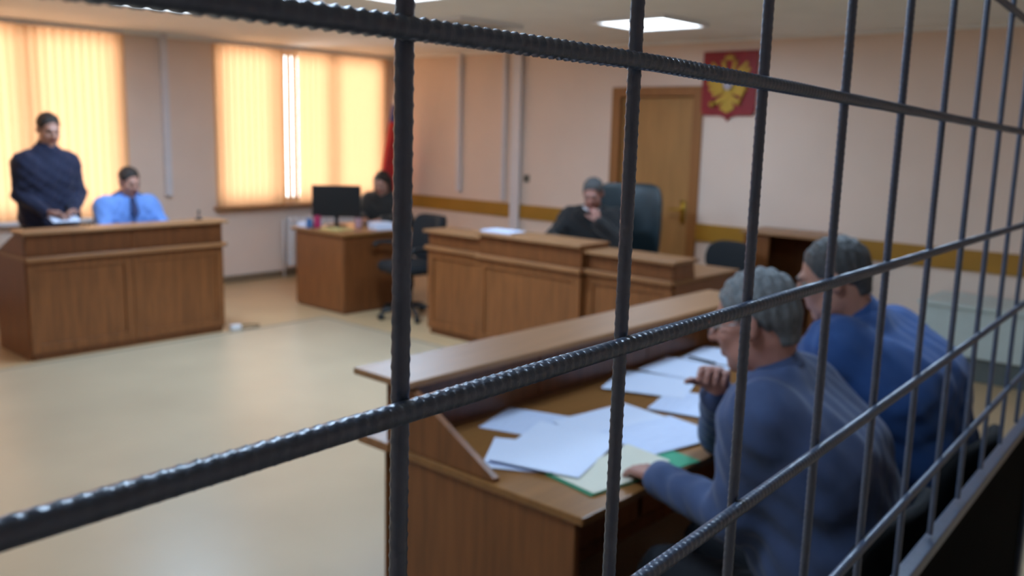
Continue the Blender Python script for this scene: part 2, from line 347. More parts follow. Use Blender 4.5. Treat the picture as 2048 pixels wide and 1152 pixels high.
rb = MB(); A, B = cg(UL, -2.02)-co, cg(UE, -2.17)-co; nn = G @ Vector((0, 1, 0)); zz = G @ Vector((0, 0, 1))
rb.prism([A-nn*.016-zz*.012, A+nn*.012-zz*.012, A+nn*.012+zz*.012, A-nn*.016+zz*.012], B-A); rb.build('bottom_rail', iron, cage, bevel=.003)
tr = MB(); A2, B2 = cg(UL, 1.62)-co, cg(UE, 1.62)-co; tr.prism([A2-nn*.016-zz*.012, A2+nn*.012-zz*.012, A2+nn*.012+zz*.012, A2-nn*.016+zz*.012], B2-A2); tr.build('top_rail', iron, cage, bevel=.003)
pa = MB(); A3 = A-zz*.012; B3 = B-zz*.012; za = Vector((0, 0, -A3.z)); zb = Vector((0, 0, -B3.z))
pa.prism([A3-nn*.002, B3-nn*.002, B3-nn*.002+zb, A3-nn*.002+za], nn*.003); pa.build('sheet_panel', ironD, cage)
for e in (UL, UE):
    q = cg(e, 0)-co; box('post', (q.x-.02, q.y-.02, 0), (q.x+.02, q.y+.02, 2.35), iron, cage)

# ------------------------------------------------------------------ emblem, flag, switch
em = empty('wall_emblem', (X1-.005, 4.165, 1.90), 'red shield emblem with a gold two headed eagle on the back wall', 'emblem', rz=-math.pi/2)
# local: x runs to the right as seen from the room, y into the wall, z up
hw, hh = .275, .585
pts = [(-hw, 0, hh), (-hw, 0, .06)]+[(-hw+.02*t, 0, .06-.05*t) for t in (.5, 1)]+[(-.08, 0, .008), (-.02, 0, -.012), (0, 0, -.045), (.02, 0, -.012), (.08, 0, .008), (hw-.02, 0, .01), (hw-.01, 0, .035), (hw, 0, .06), (hw, 0, hh)]
MB().prism([(x, -.02, z) for x, y, z in pts], (0, .02, 0)).build('shield', redM, em, bevel=.006)
eg = MB(); C = (0, .30)
def blob(pts, y=-.032, th=.013): eg.prism([(x, y, z) for x, z in pts], (0, th, 0))
blob([(-.045, .40), (.045, .40), (.06, .30), (.045, .19), (0, .15), (-.045, .19), (-.06, .30)])       # body
for s in (-1, 1):
    blob([(s*.02, .39), (s*.035, .46), (s*.055, .475), (s*.09, .455), (s*.062, .445), (s*.055, .40), (s*.04, .38)][::s])   # neck and head with beak
    for k, (ax, az) in enumerate([(.19, .47), (.215, .42), (.225, .36), (.22, .30), (.20, .245), (.165, .20)]):           # wing feathers
        blob([(s*.03, .37-.018*k), (s*(ax-.02), az+.022), (s*ax, az), (s*(ax-.022), az-.022), (s*.04, .33-.025*k)][::s], y=-.028-.0008*k)
    blob([(s*.03, .20), (s*.12, .15), (s*.14, .11), (s*.11, .115), (s*.09, .10), (s*.02, .165)][::s])                       # leg and claw
    blob([(s*.035, .475), (s*.028, .50), (s*.05, .49), (s*.055, .51), (s*.065, .49), (s*.085, .50), (s*.075, .475)][::s])    # small crown
blob([(-.03, .17), (.03, .17), (.075, .07), (.03, .045), (0, .03), (-.03, .045), (-.075, .07)])                            # tail
blob([(-.04, .505), (-.05, .545), (-.02, .53), (0, .56), (.02, .53), (.05, .545), (.04, .505)])                            # large crown
eg.build('eagle', gold, em, bevel=.003)
sh = MB(); sh.prism([(x, -.042, z) for x, z in [(-.042, .36), (.042, .36), (.042, .27), (.025, .245), (0, .235), (-.025, .245), (-.042, .27)]], (0, .01, 0)); so = sh.build('breast_shield', silver, em, bevel=.002)
sc1 = MB(); sc1.tube([(.12, -.04, .10), (.19, -.04, .28)], .008); sc1.lathe([(.012, -.02), (.02, 0), (.012, .02)], (.19, -.04, .29)); sc1.build('sceptre', gold, em, smooth=True)
ob = MB(); ob.lathe([(.002, -.03), (.022, -.02), (.03, 0), (.022, .02), (.002, .03)], (-.145, -.045, .11), 14); ob.build('orb', gold, em, smooth=True)

fl = empty('flag', (7.33, 8.45, 0), 'furled tricolour flag on a pole standing in the room corner', 'flag')
MB().lathe([(.16, 0), (.17, .015), (.05, .04), (.02, .07)], (0, 0, 0), 24).build('stand', chrome, fl, smooth=True)
MB().tube([(0, 0, .05), (0, 0, 2.28)], .014, 12).build('pole', brass, fl, smooth=True); MB().lathe([(.004, 0), (.025, .03), (.012, .08), (.002, .13)], (0, 0, 2.28), 12).build('finial', brass, fl, smooth=True)
def drape(u, v):
    a = u*2*math.pi; z = 2.2-v*1.25; R = (.03+.15*min(1, v*1.15)**.9)*(1+.16*math.cos(5*a+v*2)); sx = R*math.cos(a)-.07*v; sy = R*.7*math.sin(a)
    return (sx, sy, z+.06*math.cos(2*a)*v)
dr = MB(); dr.grid(drape, 48, 24); dr.m = [0 if (i % 24) > 7 else (1 if (i % 24) > 3 else 2) for i in range(48*24)]
dr.build('flag_cloth', [redcloth, bluecloth, whitecloth], fl, smooth=True)
sw = empty('light_switch', (X1-.002, 6.58, 1.21), 'small grey switch on the back wall beside the white trunking', 'switch')
box('plate', (-.012, -.042, -.042), (0, .042, .042), steelstrip, sw); box('rocker', (-.02, -.02, -.03), (-.0125, .02, .03), black, sw)
rd = empty('radiator', (5.95, Y1-.14, .12), 'white radiator under the window behind the clerk desk', 'radiator')
for k in range(14):
    MB().box((k*.085, 0, 0), (k*.085+.07, .09, .58)).build('radiator_section', white, rd, bevel=.02)
rp = MB(); rp.tube([(.03, .045, .04), (1.14, .045, .04)], .015); rp.tube([(.03, .045, .54), (1.14, .045, .54)], .015); rp.tube([(-.06, .045, -.12), (-.06, .045, .54), (.05, .045, .54)], .012)
rp.build('pipe', white, rd, smooth=True)

# ------------------------------------------------------------------ chairs
def office_chair(name, loc, rz, label, seat_m, back_w=.5, back_h=.62, back_z=.52, lean=.12, arms=True):
    t = empty(name, loc, label, 'chair', rz)          # faces local +y
    s = MB()
    def cushion(mb, c, sx, sy, sz, f):                # superellipsoid cushion
        nu, nv = 24, 12
        def fn(u, v):
            a = u*2*math.pi; b = (v-.5)*math.pi
            pw = lambda q, e: math.copysign(abs(q)**e, q)
            p = Vector((sx*pw(math.cos(b), .35)*pw(math.cos(a), .5), sy*pw(math.cos(b), .35)*pw(math.sin(a), .5), sz*pw(math.sin(b), .5)))
            return f(p)+Vector(c)
        mb.grid(fn, nu, nv)
    cushion(s, (0, 0, .47), .26, .25, .055, lambda p: p); s.build('seat', seat_m, t, smooth=True)
    b = MB(); R = Matrix.Rotation(lean, 3, 'X')
    cushion(b, (0, -.25-lean*back_h*.5, back_z+back_h/2), back_w/2, .055, back_h/2, lambda p: R @ Vector((p.x, p.y+.10*(p.x/(back_w/2))**2, p.z))); b.build('backrest', seat_m, t, smooth=True)
    br = MB(); br.tube([(0, -.1, .42), (0, -.26, .42), (0, -.31, .5), (0, -.33, .75)], .02); br.build('back_bracket', black, t, smooth=True)
    MB().tube([(0, 0, .12), (0, 0, .28), (0, 0, .281), (0, 0, .42)], [.03, .03, .02, .02], 14).build('gas_lift', chrome, t, smooth=True)
    for k in range(5):
        a = k*2*math.pi/5+.3; lg = MB(); lg.tube([(.02*math.cos(a), .02*math.sin(a), .115), (.3*math.cos(a), .3*math.sin(a), .075)], [.024, .016], 8); l = lg.build('leg', black, t, smooth=True)
        MB().tube([(.3*math.cos(a)-.02*math.sin(a), .3*math.sin(a)+.02*math.cos(a), .03), (.3*math.cos(a)+.02*math.sin(a), .3*math.sin(a)-.02*math.cos(a), .03)], .03, 14).build('caster', black, l, smooth=True)
    if arms:
        for q in (-1, 1):
            MB().tube([(q*.24, -.1, .44), (q*.31, -.1, .46), (q*.32, -.06, .62), (q*.32, -.14, .67), (q*.32, .16, .67), (q*.31, .2, .64)], .02, 10).build('armrest', black, t, smooth=True)
    return t
def visitor_chair(loc, rz, label, w=.5, group=None):
    t = empty('visitor_chair', loc, label, 'chair', rz, group)
    def pad(c, sx, sy, sz, R, curve=0):
        mb = MB()
        def fn(u, v):
            a = u*2*math.pi; b = (v-.5)*math.pi; pw = lambda q, e: math.copysign(abs(q)**e, q)
            p = Vector((sx*pw(math.cos(b), .6)*pw(math.cos(a), .6), sy*pw(math.cos(b), .6)*pw(math.sin(a), .6), sz*pw(math.sin(b), .8)))
            p.y += curve*(p.x/sx)**2
            return R @ p + Vector(c)
        mb.grid(fn, 24, 12); return mb
    I = Matrix.Identity(3)
    pad((0, 0, .45), w/2, .23, .04, I).build('seat', blackF, t, smooth=True)
    pad((0, -.25, .71), w/2, .03, .15, Matrix.Rotation(.15, 3, 'X'), .06).build('backrest', blackF, t, smooth=True)
    for q in (-1, 1):
        MB().tube([(q*.22, .22, 0), (q*.22, .2, .41), (q*.22, .15, .425)], .0125, 10).build('leg', black, t, smooth=True)
        MB().tube([(q*.22, -.26, 0), (q*.22, -.2, .41), (q*.22, -.25, .6), (q*.19, -.26, .72)], .0125, 10).build('leg', black, t, smooth=True)
    MB().tube([(-.22, .15, .415), (.22, .15, .415), (.22, -.19, .415), (-.22, -.19, .415), (-.22, .15, .415)], .011, 8).build('seat_frame', black, t, smooth=True)
    return t
office_chair('executive_chair', (6.55, 4.56, 0), math.radians(112), 'high backed dark green leather chair that the robed person sits in', leather, back_w=.62, back_h=.74, back_z=.55, lean=.10)
office_chair('office_chair', (5.50, 6.17, 0), math.radians(80), 'black office chair between the clerk desk and the judge bench', blackF, back_w=.46, back_h=.44, back_z=.5)
visitor_chair((6.60, 3.68, 0), math.radians(78), 'empty black visitor chair between the door and the wooden cabinet')

# ------------------------------------------------------------------ desk items
mo = empty('computer_monitor', (5.455, 7.20, .757), 'black computer monitor on the clerk desk', 'monitor', rz=math.radians(-38))
box('housing', (-.235, -.02, .09), (.235, .02, .40), screenM, mo, bevel=.008); box('screen', (-.22, .0205, .105), (.22, .022, .385), black, mo, bevel=0); MB().tube([(0, 0, .01), (0, 0, .12)], .022, 12).build('stand_neck', screenM, mo); MB().lathe([(.11, 0), (.11, .008), (.03, .015)], (0, 0, 0), 24).build('stand_base', screenM, mo, smooth=True)
kb = empty('keyboard', (5.80, 7.12, .757), 'dark keyboard on the clerk desk in front of the clerk', 'keyboard', rz=math.radians(75)); box('case', (-.2, -.065, 0), (.2, .065, .016), black, kb)
kk = MB()
for i in range(14):
    for j in range(5): kk.box((-.19+i*.027, -.055+j*.022, .0162), (-.19+i*.027+.023, -.055+j*.022+.018, .021))
kk.build('keys', screenM, kb)
SHEETS = []
def sheet(x, y, rz, w, h, label, z=.757, m=None, curl=.0, group='loose papers on the near desk', name='paper_sheet'):
    g = MB(); th = .0008; z += .0012*len(SHEETS); SHEETS.append(label)
    def top(u, v): return ((u-.5)*w, (v-.5)*h, th+curl*((2*u-1)**2)*max(0, v-.3))
    def bot(u, v): p = top(1-u, v); return (p[0], p[1], p[2]-th)
    g.grid(top, 8, 8); g.grid(bot, 8, 8)
    o = g.build(name, m or paper, None, smooth=False, loc=(x, y, z)); o.rotation_euler = (0, 0, math.radians(rz))
    return tag(o, label, 'paper', group)
TZ = .7505
sheet(2.235, 1.90, 18, .25, .26, 'white sheet at the back left of the near desk, by the raised ledge', TZ, paperG)
sheet(1.985, 1.70, 34, .26, .23, 'white sheet at the left corner of the near desk, nearest the desk end', TZ, curl=.006)
sheet(2.085, 1.655, 17, .40, .29, 'large white sheet on the left of the near desk, overlapping the green folder', TZ+.010, curl=.005)
sheet(2.45, 1.70, -8, .36, .25, 'white sheet right of the left paper group, on the open side of the near desk', TZ)
sheet(2.44, 1.51, -12, .34, .25, 'printed white sheet just behind the green folder', TZ+.002, paperG)
sheet(2.81, 1.63, 15, .28, .22, 'white sheet under the raised forearm of the grey suited person', TZ, paperG)
sheet(2.93, 1.87, 20, .30, .32, 'white sheet below the raised ledge, in the middle of the near desk', TZ)
sheet(3.22, 1.89, 8, .29, .30, 'white sheet right of the middle one, near the raised hand', TZ+.0015, curl=.004)
sheet(3.53, 1.90, 10, .28, .26, 'white sheet farthest along the near desk, beyond the pen', TZ)
fo = empty('green_folder', (2.16, 1.415, TZ+.005), 'open green folder at the front edge of the near desk under a hand', 'folder', rz=math.radians(-9))
box('cover', (-.05, -.09, -.004), (.185, .10, -.0015), green, fo, bevel=0); box('cover', (-.27, -.09, -.004), (-.052, .10, -.0015), green, fo, bevel=0)
g = MB(); g.grid(lambda u, v: (-.262+.31*u, -.088+.172*v, .003+.05*max(0, u-.35)**1.5*(1 if v > .0 else 1)), 10, 6); g.grid(lambda u, v: (-.262+.31*(1-u), -.088+.172*v, .0015+.05*max(0, (1-u)-.35)**1.5), 10, 6); g.build('page', cream, fo, smooth=True)
pn = tag(MB().tube([(0, -.07, .005), (0, .07, .005), (0, .078, .005)], [.0045, .0045, .001], 10).build('pen', black, smooth=True, loc=(3.372, 1.90, TZ+.016)), 'dark pen lying on the papers of the near desk', 'pen'); pn.rotation_euler = (0, 0, math.radians(-8))
mc = empty('desk_microphone', (3.80, 6.86, .94), 'small black microphone on the right end of the left counter desk', 'microphone'); MB().lathe([(.03, 0), (.03, .012), (.01, .018)], (0, 0, 0), 16).build('base', black, mc, smooth=True); MB().tube([(0, 0, .015), (0, 0, .05), (0, -.01, .075)], [.005, .005, .012], 10).build('stem', black, mc, smooth=True)
# clerk desk stationery
CZ = .757
ct = lambda n, x, y, r, h, m_, l, c: tag(MB().lathe([(r*.85, 0), (r, .01), (r, h), (r*.8, h)], (0, 0, 0), 18).build(n, m_, smooth=False, loc=(x, y, CZ)), l, c)
ct('pen_cup', 5.22, 7.19, .034, .115, pinkM, 'magenta pen cup left of the monitor', 'cup'); ct('pen_cup', 5.16, 7.24, .03, .09, blueP, 'blue pen cup at the left edge of the clerk desk', 'cup')
ct('mug', 5.55, 6.98, .036, .09, mat('pale_pink_ceramic', 'b58f96', rough=.3), 'pale pink mug right of the monitor', 'mug')
def stack(x, y, rz, a, b, h, m_, l, z=CZ):
    o = MB().box((-a/2, -b/2, 0), (a/2, b/2, h)).build('paper_stack', m_, bevel=.002, loc=(x, y, z)); o.rotation_euler = (0, 0, math.radians(rz)); return tag(o, l, 'papers')
stack(5.24, 7.34, 8, .21, .12, .05, paper, 'low white paper stack behind the pen cups'); stack(5.66, 6.76, -15, .2, .2, .06, paper, 'white paper stack at the right end of the clerk desk')
stack(5.24, 6.93, 5, .2, .26, .012, yel, 'yellowish papers on the clerk desk corner in front of the monitor')
stack(5.28, 5.02-.2, 4, .2, .3, .012, paperG, 'thin grey paper stack on the raised middle of the judge bench', .93)
stack(5.70, 4.05, 20, .21, .30, .03, paper, 'white papers on the table in front of the judge', .75)
cb = MB(); cb.tube([(4.02, 6.76, .007), (4.10, 6.80, .007), (4.22, 6.82, .007), (4.28, 6.75, .007), (4.22, 6.68, .008), (4.06, 6.69, .008)], .006, 8); tag(cb.build('cable', mat('grey_cable', '6b5c46'), smooth=True), 'thin cable looping on the floor beside the left counter desk', 'cable')
tag(MB().box((0, 0, 0), (.09, .05, .045)).build('socket_block', white, bevel=.006, loc=(3.985, 6.70, .001)), 'white socket block on the floor beside the left counter desk', 'socket')

# ------------------------------------------------------------------ figures: signed-distance modelling, one continuous skin
class Field:
    def __init__(s, lo, hi, h):
        s.h = h; s.lo = np.array(lo, float); n = np.ceil((np.array(hi)-s.lo)/h).astype(int)+1
        s.ax = [s.lo[i]+h*np.arange(n[i]) for i in range(3)]; s.D = np.full(n, .5, np.float32)
    def sl(s, lo, hi):
        o = []
        for i in range(3):
            a = int(np.floor((lo[i]-s.lo[i])/s.h)); b = int(np.ceil((hi[i]-s.lo[i])/s.h))+1
            a = max(a, 0); b = min(b, len(s.ax[i])); o.append(slice(a, max(a, b)))
        return tuple(o)
    def apply(s, fn, lo, hi, k, op='u'):
        mg = max(k, .0)+3*s.h; q = s.sl(np.array(lo)-mg, np.array(hi)+mg); D = s.D[q]
        if D.size == 0: return
        x = s.ax[0][q[0]][:, None, None]; y = s.ax[1][q[1]][None, :, None]; z = s.ax[2][q[2]][None, None, :]
        d = fn(x, y, z).astype(np.float32)
        if op == 's': d = -d; a, b = D, d; hh = np.clip(.5-.5*(b-a)/max(k, 1e-6), 0, 1) if k else None; s.D[q] = (b*(1-hh)+a*hh+k*hh*(1-hh)) if k else np.maximum(a, b)
        else:
            if k: hh = np.clip(.5+.5*(D-d)/k, 0, 1); s.D[q] = D*(1-hh)+d*hh-k*hh*(1-hh)
            else: s.D[q] = np.minimum(D, d)
    def cap(s, a, b, ra, rb=None, k=.02, op='u', wr=0):
        rb = ra if rb is None else rb; a = np.array(a, float); b = np.array(b, float); ba = b-a; bb = max(ba@ba, 1e-9); R = max(ra, rb)
        def fn(x, y, z):
            px, py, pz = x-a[0], y-a[1], z-a[2]; t = np.clip((px*ba[0]+py*ba[1]+pz*ba[2])/bb, 0, 1)
            d = np.sqrt((px-t*ba[0])**2+(py-t*ba[1])**2+(pz-t*ba[2])**2)-(ra+(rb-ra)*t)
            if wr: d = d+wr*(np.sin(x*47+z*31)*np.sin(z*38-y*43+1)+.6*np.sin(x*83+y*71-z*64))
            return d
        s.apply(fn, np.minimum(a, b)-R, np.maximum(a, b)+R, k, op)
    def ell(s, c, r, F, k=.02, op='u', wr=0):      # F rows: right, forward, up
        c = np.array(c, float); R = max(r)
        def fn(x, y, z):
            px, py, pz = x-c[0], y-c[1], z-c[2]; q = [(px*F[i][0]+py*F[i][1]+pz*F[i][2]) for i in range(3)]
            k0 = np.sqrt(sum((q[i]/r[i])**2 for i in range(3)))+1e-6; k1 = np.sqrt(sum((q[i]/r[i]**2)**2 for i in range(3)))+1e-6
            d = k0*(k0-1)/k1
            return d+wr*(np.sin(x*210+z*90)*np.sin(y*190-z*120)+np.sin(x*130-y*170+z*60)) if wr else d
        s.apply(fn, c-R, c+R, k, op)
    def cut(s, p, n):                        # remove the side n points to
        p = np.array(p, float); n = np.array(n, float); n /= np.linalg.norm(n)
        d = ((s.ax[0][:, None, None]-p[0])*n[0]+(s.ax[1][None, :, None]-p[1])*n[1]+(s.ax[2][None, None, :]-p[2])*n[2]).astype(np.float32)
        s.D = np.maximum(s.D, d)
    def mesh(s):
        D = s.D; D[0] = D[-1] = .5; D[:, 0] = D[:, -1] = .5; D[:, :, 0] = D[:, :, -1] = .5
        S = D < 0; nx, ny, nz = [q-1 for q in D.shape]
        cnt = np.zeros((nx, ny, nz), np.int8); cs = [(i, j, k) for i in (0, 1) for j in (0, 1) for k in (0, 1)]
        for i, j, k in cs: cnt += S[i:i+nx, j:j+ny, k:k+nz]
        I = np.argwhere((cnt > 0) & (cnt < 8)); acc = np.zeros((len(I), 3)); num = np.zeros(len(I))
        cv = {c: D[I[:, 0]+c[0], I[:, 1]+c[1], I[:, 2]+c[2]] for c in cs}
        for c in cs:
            for a in range(3):
                if c[a]: continue
                e = list(c); e[a] = 1; e = tuple(e); d0, d1 = cv[c], cv[e]; mk = (d0 < 0) != (d1 < 0)
                t = np.where(mk, d0/np.where(mk, d0-d1, 1), 0); p = np.tile(np.array(c, float), (len(I), 1)); p[:, a] = t
                acc += p*mk[:, None]; num += mk
        V = (I+acc/num[:, None])*s.h+s.lo
        ID = np.full((nx, ny, nz), -1, np.int32); ID[I[:, 0], I[:, 1], I[:, 2]] = np.arange(len(I)); Fs = []
        for a in range(3):
            b, c = (a+1) % 3, (a+2) % 3
            s0 = [slice(None)]*3; s1 = [slice(None)]*3; s0[a] = slice(0, -1); s1[a] = slice(1, None)
            ch = S[tuple(s0)] != S[tuple(s1)]; E = np.argwhere(ch); E = E[(E[:, b] > 0) & (E[:, c] > 0) & (E[:, b] < D.shape[b]-1) & (E[:, c] < D.shape[c]-1)]
            fl = S[tuple(s0)][E[:, 0], E[:, 1], E[:, 2]]
            def cell(db, dc): q = E.copy(); q[:, b] -= db; q[:, c] -= dc; return ID[q[:, 0], q[:, 1], q[:, 2]]
            Q = np.stack([cell(1, 1), cell(0, 1), cell(0, 0), cell(1, 0)], 1); Q[~fl] = Q[~fl][:, ::-1]; Fs.append(Q)
        return V, np.concatenate(Fs)
def N(v): v = np.array(v, float); return v/np.linalg.norm(v)
def sdf_obj(name, F, mats, parent, origin, matfn=None):
    V, Q = F.mesh(); me = bpy.data.meshes.new(name); me.from_pydata((V-np.array(origin)).tolist(), [], Q.tolist())
    if matfn is not None: me.polygons.foreach_set('material_index', matfn(V[Q].mean(1)).astype(np.int32))
    me.update(); return link(name, me, mats, parent, smooth=True)
def hand(F, wr, d, n, s, curl, sc=1.0, spread=1.0):
    wr, d, n, s = np.array(wr, float), N(d), N(n), N(s); d = N(d); s = N(s-d*(s@d)); n = np.cross(d, s)*np.sign(np.cross(d, s)@n)
    offs = [.030, .010, -.010, -.028]; ln = [.070, .078, .072, .056]
    for i in range(4):
        kn = wr+sc*(d*(.092-(.004 if i in (0,) else .012 if i == 3 else 0))+s*offs[i])
        F.cap(wr+sc*s*offs[i]*.6, kn, .0145*sc, .012*sc, k=.008)
        p = kn; dirn = N(d+s*offs[i]*4*spread); ang = 0
        for j, fr in enumerate((.45, .31, .24)):
            ang += curl[i]*(.9, 1.0, .7)[j]; v = dirn*math.cos(ang)+n*math.sin(ang); q = p+v*ln[i]*fr*sc
            F.cap(p, q, (.0095, .0086, .0078)[j]*sc, (.0086, .0078, .0068)[j]*sc, k=.003); p = q
    b = wr+sc*(d*.022+s*.022); v = N(d*.65+s*.75+n*.35); q = b+v*.045*sc; F.cap(b, q, .0145*sc, .0105*sc, k=.01)
    v2 = N(d*.9+s*.35+n*(.3+.5*curl[0])); q2 = q+v2*.032*sc; F.cap(q, q2, .0105*sc, .0095*sc, k=.004); F.cap(q2, q2+N(v2+n*.3)*.024*sc, .0095*sc, .0078*sc, k=.003)
def head_frame(J):
    f = N(J['hf']); r = N(np.cross(f, J.get('hu', (0, 0, 1)))); u = np.cross(r, f); return r, f, u
def head(F, J):
    r, f, u = head_frame(J); c = np.array(J['hd']); S = J.get('hs', 1.0); Fr = (r, f, u)
    P = lambda a, b, e: c+S*(a*r+b*f+e*u); rr = lambda *q: tuple(S*x for x in q)
    F.ell(P(0, -.012, .035), rr(.073, .092, .083), Fr, k=.02); F.ell(P(0, .028, -.035), rr(.058, .066, .078), Fr, k=.03)
    F.cap(P(-.03, .03, -.075), P(.03, .03, -.075), .03*S, k=.03); F.cap(P(0, .070, -.098), P(0, .066, -.094), .019*S, k=.02)
    F.cap(P(-.032, .083, .026), P(.032, .083, .026), .013*S, k=.014)
    for q in (-1, 1):
        F.cap(P(q*.042, .062, -.02), P(q*.036, .064, -.03), .02*S, k=.02)
        F.cap(P(q*.033, .104, .006), P(q*.030, .104, .006), .0125*S, k=.012, op='s')
        F.ell(P(q*.077, -.010, -.004), rr(.010, .019, .033), Fr, k=.004); F.cap(P(q*.086, -.005, .008), P(q*.086, -.005, -.008), .006*S, k=.004, op='s')
    F.cap(P(0, .090, .016), P(0, .112, -.022), .0085*S, .0135*S, k=.010)
    for q in (-1, 1): F.cap(P(q*.012, .097, -.027), P(q*.013, .092, -.028), .0085*S, k=.006)
    F.cap(P(-.018, .086, -.052), P(.018, .086, -.052), .0085*S, k=.005); F.cap(P(-.015, .086, -.064), P(.015, .086, -.064), .0095*S, k=.005)
    F.cap(P(-.022, .099, -.058), P(.022, .099, -.058), .0025*S, k=.003, op='s')
    F.cap(P(0, -.02, -.05), J['nk'], .056*S, .062*S, k=.03)
def bodyprims(F, J, e=0, wr=0, torso=True, legs=False, arms='LR', k=.04, lower=None, cuff=None):
    A = lambda n: np.array(J[n], float); w = J.get('w', 1.0)
    sx = N(A('shR')-A('shL')); hx = N(A('hipR')-A('hipL')); pe, ch, nk = A('pel'), A('ch'), A('nk')
    if torso:
        mid = (A('shL')+A('shR'))/2; belly = J.get('belly', 0)
        lv = [(pe, hx, .10*w, .115), (pe*.5+ch*.5, hx+sx, .085*w+belly*.3, .105+belly), (ch, sx, .10*w, .112+belly*.3), (ch*.45+mid*.55, sx, .125*w, .090)]
        prev = None
        for i, (c, ax, hwid, r) in enumerate(lv):
            ax = N(ax); F.cap(c-ax*hwid, c+ax*hwid, r+e, k=k, wr=wr)
            if prev is not None:
                pc, pa, ph, pr = prev
                for q in (-1, -.5, 0, .5, 1): F.cap(pc+q*pa*ph, c+q*ax*hwid, pr+e, r+e, k=k, wr=wr)
            prev = (c, ax, hwid, r)
        F.cap(A('shL'), A('shR'), .056+e, k=k, wr=wr)
        F.cap(nk-np.array([0, 0, .02]), mid, .06+e*.6, .07+e, k=k)
        for sd in 'LR': F.cap(nk-np.array([0, 0, .012]), A('sh'+sd), .045+e*.6, .052+e, k=k, wr=wr)
    for sd in arms:
        s_, el, wr_ = A('sh'+sd), A('el'+sd), A('wr'+sd); end = wr_ if cuff is None else wr_+(el-wr_)*cuff
        F.cap(s_, el, .058+e, .044+e, k=k, wr=wr); F.cap(el, end, .045+e, (.029 if cuff is None else .033)+e, k=.02, wr=wr)
    if legs:
        for sd in 'LR':
            hp, kn, an = A('hip'+sd), A('kn'+sd), A('an'+sd)
            F.cap(hp, kn, .088+e, .060+e, k=k, wr=wr); F.cap(kn, an, .060+e, .040+e*1.4, k=.03, wr=wr)
def bounds(J, names, pad=.2):
    P = np.array([J[n] for n in names if n in J], float); return P.min(0)-pad, P.max(0)+pad
def build_person(J, label, top_m, top_name, hair_m, hair_line=.2, res=.008, skin_m=None, extras=None, hair_len=0, legs_m=None, tw=.004, collar=None, e=.016, short=None):
    base = (np.array(J['anL'])+np.array(J['anR']))/2; org = np.array([base[0], base[1], 0])
    t = empty('person', tuple(org), label, 'person'); skm = skin_m or skin
    alln = [q for q in J if isinstance(J[q], (tuple, list, np.ndarray)) and q not in ('hf', 'hu') and q[:2] not in ('hL', 'hR') and len(J[q]) == 3]
    F = Field(*bounds(J, alln, .22), res)
    bodyprims(F, J, legs=True, k=.035)
    A = lambda n: np.array(J[n], float)
    for sd in 'LR':
        an = A('an'+sd); ft = N(J.get('ft'+sd, J.get('ft', (0, 1, 0)))); F.cap(an-np.array([0, 0, an[2]-.045])-ft*.04, an-np.array([0, 0, an[2]-.04])+ft*.13, .035, .028, k=.03)
    head(F, J)
    for sd in 'LR':
        h = J.get('h'+sd)
        if h: hand(F, J['wr'+sd], h[0], h[1], h[2], h[3], sc=J.get('hands', 1.0))
    r, f, u = head_frame(J); c = A('hd'); S = J.get('hs', 1.0)
    def mf(C):
        q = C-c; a, b, z = q@r/S, q@f/S, q@u/S
        return ((np.abs(a) < .022) & (b > .084) & (z > -.072) & (z < -.046)).astype(int)
    sdf_obj('body', F, [skm, lips], t, org, mf); del F
    # eyes and brows
    for q in (-1, 1):
        ec = c+S*(q*.0315*r+.077*f+.006*u); me = bpy.data.meshes.new('eye'); bm = bmesh.new(); bmesh.ops.create_uvsphere(bm, u_segments=12, v_segments=8, radius=.0125*S)
        for v in bm.verts: v.co += Vector(ec-org)
        bm.faces.ensure_lookup_table()
        for fa in bm.faces: fa.material_index = 1 if (np.array(fa.calc_center_median())-(ec-org))@f > .0105*S else 0
        bm.to_mesh(me); bm.free(); link('eye', me, [eyeW, eyeD], t, smooth=True)
        bpts = [c-org+S*(q*x*r+y*f+z*u) for x, y, z in ((.014, .098, .024), (.03, .0965, .030), (.05, .086, .025))]; MB().tube(bpts, [.003, .0042, .002], 8).build('eyebrow', hair_m, t, smooth=True)
    # hair
    H = Field(c-.17*S-np.array([0, 0, hair_len]), c+.17*S, res*.8); Fr = (r, f, u); P = lambda a, b, e_: c+S*(a*r+b*f+e_*u)
    H.ell(P(0, -.016, .040), tuple(S*x for x in (.080, .097, .087)), Fr, k=0, wr=.0022)
    H.cap(P(0, -.06, .0), P(0, -.058, -.045), .052*S, .04*S, k=.02)
    if hair_len:
        for q in (-1, -.4, .4, 1): H.cap(P(q*.068, -.03, .03), P(q*.078, -.035, -.06)-np.array([0, 0, hair_len]), .034*S, .03*S, k=.02)
        H.cap(P(0, .05, .088), P(0, -.06, .08), .03*S, k=.02)
        H.ell(P(0, .085, -.02), tuple(S*x for x in (.052, .09, .088)), Fr, k=.01, op='s')
    else:
        H.cut(P(0, .055, .052), N(f*.86-u*.5)); H.cut(P(0, -.02, -.065), -u)
        for q in (-1, 1): H.ell(P(q*.085, .015, -.035), tuple(S*x for x in (.03, .045, .055)), Fr, k=.008, op='s')
    sdf_obj('hair', H, hair_m, t, org)
    # garment
    names = [n for n in alln if n[:2] in ('pe', 'ch', 'nk', 'sh', 'el', 'wr', 'hi')]
    Gm = Field(*bounds(J, names, .24), res); bodyprims(Gm, J, e=e, wr=tw, k=.065, cuff=.08 if not short else short)
    if J.get('skirted'):
        hx = N(A('hipR')-A('hipL'))
        for q in (-1, 1): Gm.cap(A('pel')+q*hx*.1, A('pel')+q*hx*.11+np.array(J['skirted']), .125, .13, k=.05, wr=tw)
    nkd = N(A('hd')-A('nk')); Gm.cap(A('nk')+nkd*.075, A('nk')+nkd*.20, .085, k=.012, op='s')
    r0, f0 = r, N(np.array([f[0], f[1], 0])); bf = N(J.get('bf', f0))
